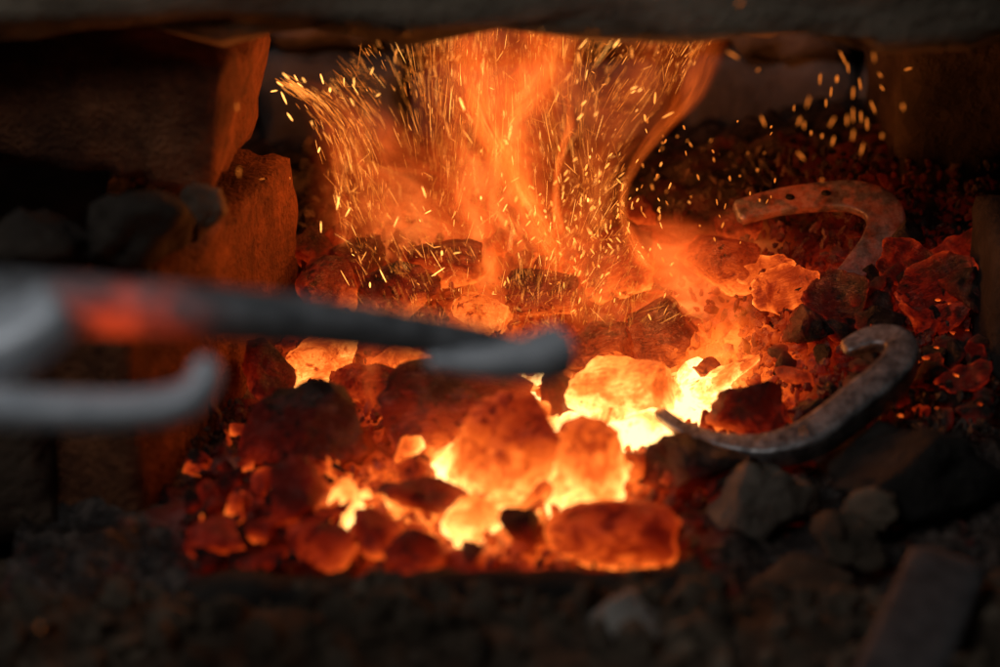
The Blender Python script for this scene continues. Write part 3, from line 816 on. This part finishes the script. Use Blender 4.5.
flame([(392, 452, 22), (378, 410, 17), (370, 370, 14), (378, 325, 12)], -.12, .012, 16, 'small pinkish flame licking up below the tong jaw', streak=2, contrast=.4, smooth=True, seed=10)
flame([(486, 345, 46), (480, 310, 40), (488, 275, 24), (505, 235, 10)], 0, .03, 18, 'bright flame rising behind the tip of the tongs', streak=6, contrast=.6, hot=.5, seed=11)
flame([(705, 408, 60), (716, 370, 55), (728, 330, 40), (735, 290, 20)], -.05, .03, 15, 'bright yellow flame over the white hot core', streak=6, contrast=.7, hot=.6, seed=12)
flame([(600, 330, 40), (590, 290, 55), (575, 240, 60), (560, 200, 40)], .0, .04, 7, 'orange flame between the central streak and the right veil', streak=8, contrast=.7, seed=13)
flame([(430, 520, 60), (450, 470, 64), (440, 425, 44), (430, 395, 20)], -.16, .03, 7, 'thin orange flame over the front middle embers', streak=3, contrast=.5, smooth=True, seed=14)
flame([(530, 355, 235), (530, 310, 225), (515, 270, 170), (495, 225, 110)], .05, .08, 5.0, 'broad low orange haze of flame over the back of the fire', streak=7, contrast=.6, smooth=True, seed=18, fade=(.1, .6))
flame([(500, 600, 230), (500, 530, 240), (510, 460, 220), (520, 390, 150)], -.20, .07, 1.6, 'added faint warm haze for glow bleeding over the front embers', streak=3, contrast=.4, smooth=True, seed=19, fade=(.2, .6))  # emissive volume added to imitate glow bleed and soften contrast, not a flame tongue
flame([(600, 500, 70), (590, 450, 66), (575, 400, 46), (560, 365, 20)], -.15, .03, 7, 'thin orange flame in front of the domed ember', streak=4, contrast=.6, smooth=True, hot=.3, seed=17)

# ------------------------------------------------------------------ sparks
def sliver(length, width, mat):
    bm = bmesh.new(); rings = []
    prof = [(-.5, .25), (-.25, .85), (.2, 1), (.5, .3)]
    for z, r_ in prof:
        rings.append([bm.verts.new((width * .5 * r_ * math.cos(k * math.pi / 3), width * .5 * r_ * math.sin(k * math.pi / 3), z * length)) for k in range(6)])
    for a, b in zip(rings[:-1], rings[1:]):
        for k in range(6): bm.faces.new([a[k], a[(k + 1) % 6], b[(k + 1) % 6], b[k]])
    bm.faces.new(rings[0][::-1]); bm.faces.new(rings[-1])
    me = from_bm('spark', bm); me.materials.append(mat); return me
UNIT = {k: sliver(1, 1, M[k]) for k in ('spark1', 'spark2', 'spark3', 'spark4', 'spark5')}
def orient(dx, dz, dy=0.0):
    return Vector((dx, dy, dz)).normalized().to_track_quat('Z', 'Y')
rs = random.Random(2024)
def spark(px, py, ang, lpx, wpx, y, mat, label, group):
    """ang: degrees from vertical, positive leans right"""
    p = aty(px, py, y); m = mpp(p)
    o = link('spark', UNIT[mat]); o.location = p
    o.rotation_mode = 'QUATERNION'
    o.rotation_quaternion = orient(math.sin(R(ang)), math.cos(R(ang)), rs.uniform(-.3, .3))
    o.scale = (wpx * m * .40, wpx * m * .40, lpx * m)
    tag(o, label, 'spark', group)
# sparks picked from the photograph: (x, y, lean, length, width, material)
G1 = ('bright orange spark flying above the middle of the fire', 'sparks above the fire')
for px, py, an, l_, w_, mt in [(462, 104, -22, 14, 5, 'spark3'), (338, 203, 12, 14, 4, 'spark3'), (348, 212, 30, 11, 3, 'spark3'), (321, 227, 2, 13, 3, 'spark3'),
        (428, 212, 60, 8, 2.6, 'spark3'), (442, 253, 0, 5, 5, 'spark3'), (383, 276, -22, 16, 3.5, 'spark3'), (370, 285, 0, 6, 4.5, 'spark3'), (438, 272, 60, 16, 3, 'spark3'),
        (424, 192, -18, 12, 3, 'spark3'), (481, 198, 0, 4, 4, 'spark3'), (588, 200, 0, 5, 5, 'spark3'), (582, 195, -20, 4, 3, 'spark2'), (545, 211, -30, 4, 3, 'spark3'), (546, 217, 0, 3, 3, 'spark3'),
        (590, 157, 0, 3, 3, 'spark3'), (617, 43, 38, 12, 5, 'spark3'), (632, 53, -4, 11, 3, 'spark2'), (634, 88, 60, 8, 2.4, 'spark3'), (633, 92, 55, 6, 2, 'spark3'), (640, 90, 50, 6, 2.6, 'spark3'),
        (596, 114, 45, 6, 2.4, 'spark3'), (645, 118, -8, 8, 5, 'spark2'), (655, 98, 5, 12, 5, 'spark2'), (668, 115, 55, 14, 4, 'spark2'), (600, 203, 10, 5, 4, 'spark2'),
        (580, 117, 45, 9, 3, 'spark3'), (584, 103, 40, 8, 3, 'spark3'), (583, 44, 42, 14, 2.4, 'spark3'), (579, 58, -12, 13, 4, 'spark2'), (565, 51, 15, 16, 3, 'spark2'),
        (557, 97, 18, 12, 2.6, 'spark2'), (568, 77, 32, 12, 2.6, 'spark2'), (540, 135, 0, 9, 3, 'spark2'), (510, 132, 12, 16, 2.5, 'spark3'), (506, 142, -35, 7, 2.5, 'spark3'),
        (470, 118, -28, 14, 2.6, 'spark2'), (468, 137, -32, 18, 2.6, 'spark2'), (448, 130, -14, 18, 2.4, 'spark2'), (435, 72, -14, 15, 2.6, 'spark2'), (437, 36, 4, 10, 2.6, 'spark2'),
        (458, 58, 38, 9, 2, 'spark2'), (452, 58, 20, 9, 2, 'spark2'), (530, 213, 20, 10, 2.4, 'spark2'), (505, 208, 25, 10, 2.4, 'spark3'), (563, 188, 10, 8, 3, 'spark2'), (396, 222, 22, 13, 2.4, 'spark3'),
        (364, 256, 26, 12, 2, 'spark2'), (360, 260, -18, 10, 2, 'spark2'), (454, 215, 28, 11, 2, 'spark2'), (454, 223, 5, 8, 2.4, 'spark2'), (345, 278, -28, 18, 2.6, 'spark2'), (437, 247, 75, 8, 2, 'spark2'),
        (457, 253, 75, 8, 2, 'spark3'), (430, 245, -60, 12, 1.6, 'spark2'), (372, 71, 20, 9, 2.4, 'spark3'), (378, 95, 55, 6, 2.4, 'spark3'), (396, 53, 14, 9, 2.6, 'spark2'), (395, 60, 0, 8, 2.6, 'spark2')]:
    spark(px, py, an, l_, w_, rs.uniform(-.08, -.02), mt, *G1)
G2 = ('blazing spark in the cluster at the upper left tip of the flames', 'sparks at the upper left tip')
for px, py, an, l_, w_ in [(286, 76, -52, 9, 3.5), (280, 84, -60, 8, 4), (274, 91, 80, 7, 3.4), (284, 98, -22, 14, 4.5), (290, 117, -28, 11, 4.5), (312, 123, -12, 6, 2), (296, 78, -30, 7, 3),
        (300, 85, -50, 8, 3), (292, 86, -40, 7, 3), (304, 80, -30, 6, 3), (322, 79, -16, 11, 4), (344, 82, 0, 9, 2.4), (354, 82, 0, 9, 3), (330, 90, 0, 5, 6), (319, 150, 20, 6, 5), (352, 102, -25, 10, 2.4)]:
    spark(px, py, an, l_, w_, rs.uniform(-.06, .02), 'spark3', *G2)
G3 = ('blurred orange spark in the cluster before the dark upper right wall', 'blurred sparks at the upper right')
for px, py, an, l_, w_ in [(843, 58, -28, 22, 5), (848, 68, -10, 14, 5), (820, 79, 0, 14, 5), (837, 79, 0, 9, 9), (831, 92, 0, 14, 5), (853, 93, 0, 16, 5), (860, 84, -12, 16, 5), (808, 102, 12, 16, 5),
        (826, 103, 0, 10, 5), (799, 121, 20, 12, 5), (804, 125, 0, 10, 5), (811, 133, 0, 6, 6), (832, 122, 30, 14, 5), (847, 120, 0, 13, 5), (853, 115, -4, 18, 5), (861, 117, -6, 15, 5), (867, 124, -6, 16, 5),
        (873, 107, -24, 18, 5), (853, 135, 0, 15, 5), (833, 141, 12, 12, 6), (862, 149, 12, 14, 5), (882, 136, 0, 6, 6), (903, 107, 0, 7, 7), (908, 69, 70, 10, 5), (763, 121, -24, 14, 6), (874, 57, -12, 14, 4),
        (801, 156, -40, 16, 6), (822, 136, 0, 6, 6), (758, 70, 45, 6, 4), (822, 180, 0, 5, 5), (733, 55, -58, 18, 6), (880, 75, -40, 8, 5), (882, 88, -40, 8, 5), (794, 108, 0, 8, 4)]:
    spark(px, py, an, l_ * .8, w_ * .85, -.12 + rs.uniform(-.05, .06), 'spark5', *G3)
G4 = ('lone blurred spark drifting against dark stone in front of the fire', 'lone blurred sparks before dark stone')
for px, py, an, l_, w_, y in [(73, 254, 0, 4, 4, -.10), (239, 172, 5, 9, 6, -.18), (237, 107, 0, 9, 5, -.16), (223, 205, 0, 4, 4, -.05), (294, 431, 0, 3, 3, -.2), (306, 449, 0, 3, 3, -.2), (312, 457, 0, 2, 2, -.2),
        (283, 490, 0, 4, 3, -.2), (803, 431, 0, 4, 4, -.32), (740, 3, 50, 8, 5, -.25), (40, 627, 0, 5, 5, -.5), (262, 179, 80, 6, 3, -.05), (290, 178, 0, 3, 3, -.02)]:
    spark(px, py, an, l_, w_ * .7, y, 'spark5', *G4)
# embers resting among the coals on the right
G5 = ('tiny glowing ember speck in the right heap', 'ember specks in the right heap')
for px, py in [(936, 347), (918, 362), (926, 358), (953, 333), (967, 330), (956, 375), (937, 408), (980, 404), (900, 415), (960, 240), (938, 300), (950, 304), (970, 300), (975, 275)]:
    p = on_bed(px, py, .012); m = mpp(p); o = link('ember_speck', VAR[(px * 7) % 12]); o.location = p; k = rs.uniform(1.2, 3) * m; o.scale = (k * 1.3, k, k * .7)
    o['heat'] = .56; o['field'] = 0.0; tag(o, G5[0], 'ember', G5[1])

# the rest of the spray: far too many fine sparks to count, one object
def spray(n):
    rg2 = random.Random(4); verts = []; faces = []; mats = []
    def add(p, q, L_, W_, mi):
        i0 = len(verts); ax = q @ Vector((0, 0, 1)); a = q @ Vector((1, 0, 0)); b = q @ Vector((0, 1, 0))
        for z, r_ in ((-.5, .3), (-.1, 1), (.3, .9), (.5, .3)):
            for k in range(4):
                an = k * math.pi / 2; verts.append(p + ax * (z * L_) + (a * math.cos(an) + b * math.sin(an)) * (W_ * .5 * r_))
        for s in range(3):
            for k in range(4):
                faces.append([i0 + s * 4 + k, i0 + s * 4 + (k + 1) % 4, i0 + s * 4 + 4 + (k + 1) % 4, i0 + s * 4 + 4 + k]); mats.append(mi)
    def left(py):    # left outline of the spray
        return 345 - 12 * math.sin((py - 60) / 60) if py > 110 else 345 - (110 - py) * 1.5 if py > 80 else 330 + (80 - py) * 1.2
    def right(py):
        return 722 - (py - 30) * .80 if py < 152 else 624 + max(0, py - 235) * .9
    k = 0
    while k < n:
        py = rg2.uniform(25, 325); px = rg2.uniform(290, 730)
        if px < left(py) + 6 * noise.noise(Vector((py * .1, 0, 0))) or px > right(py): continue
        d = fbm(Vector((px * .016, py * .006, 3)), 3) + .35 * math.exp(-((px - (470 + (py - 60) * .32)) / 55) ** 2)
        if rg2.random() > .55 + .8 * d: continue
        # flow fans out of the hot bed, curling outwards near the top
        sx, sy = 520, 720
        an = math.degrees(math.atan2(px - sx, sy - py)) * 1.0
        if px < 380 and py < 140: an -= (140 - py) * .7 * (380 - px) / 80
        if px > 600: an += 12
        an += 26 * noise.noise(Vector((px * .012, py * .010, 9)))
        an += rg2.gauss(0, 4.5 if py < 180 else 14)
        if rg2.random() < .10: an += rg2.choice([-1, 1]) * rg2.uniform(25, 70)
        y = rg2.gauss(-.02, .06); p = aty(px, py, y); m = mpp(p)
        L_ = rg2.choice([3, 4, 5, 7, 10, 15, 24, 34]) * rg2.uniform(.7, 1.2) * (1.1 if py < 200 else .8); W_ = rg2.choice([.28, .36, .45, .65]) * (1 if L_ < 14 else .7) 
        mi = rg2.choices([0, 1, 2], [.80, .18, .02])[0]
        add(p, orient(math.sin(R(an)), math.cos(R(an)), rg2.uniform(-.3, .3)), L_ * m, W_ * m, mi); k += 1
    tail = [(346, 215), (340, 165), (328, 125), (312, 103), (296, 91), (283, 82)]
    for _ in range(260):
        t = rg2.random() ** .8 * 4.999; i = int(t); fr = t - i
        (xa, ya), (xb, yb) = tail[i], tail[i + 1]
        sp_ = (1 - t / 5.2) * 20 + 5
        px, py = xa + (xb - xa) * fr + rg2.gauss(.6, .6) * sp_, ya + (yb - ya) * fr + rg2.gauss(0, 3)
        an = math.degrees(math.atan2(xb - xa, ya - yb)) + rg2.gauss(0, 5)
        p = aty(px, py, rg2.gauss(-.02, .04)); m = mpp(p)
        add(p, orient(math.sin(R(an)), math.cos(R(an))), rg2.uniform(6, 18) * m, rg2.choice([.4, .5, .7]) * m, rg2.choice([0, 0, 1]))
    # sparks bouncing over the bed on the right and in front of the back wall
    for _ in range(260):
        px, py = rg2.gauss(590, 45), rg2.gauss(240, 40)
        y = rg2.gauss(.02, .05); p = aty(px, py, y); m = mpp(p); an = rg2.uniform(-50, 50)
        add(p, orient(math.sin(R(an)), math.cos(R(an))), rg2.uniform(3, 8) * m, rg2.uniform(1, 2) * m, rg2.choice([0, 1, 1]))
    for _ in range(60):
        px, py = rg2.uniform(640, 780), rg2.uniform(120, 260)
        p = aty(px, py, rg2.uniform(-.02, .2)); m = mpp(p)
        add(p, orient(rg2.uniform(-.6, .6), 1), rg2.uniform(2, 7) * m, rg2.uniform(1, 2.2) * m, 0)
    me = bpy.data.meshes.new('spark_spray'); me.from_pydata(verts, [], faces)
    for mm in ('spark1', 'spark2', 'spark3'): me.materials.append(M[mm])
    me.polygons.foreach_set('material_index', mats); return me
sp = link('spark_spray', spray(4300)); tag(sp, 'dense fountain of fine orange sparks rising from the fire', 'sparks', kind='stuff')
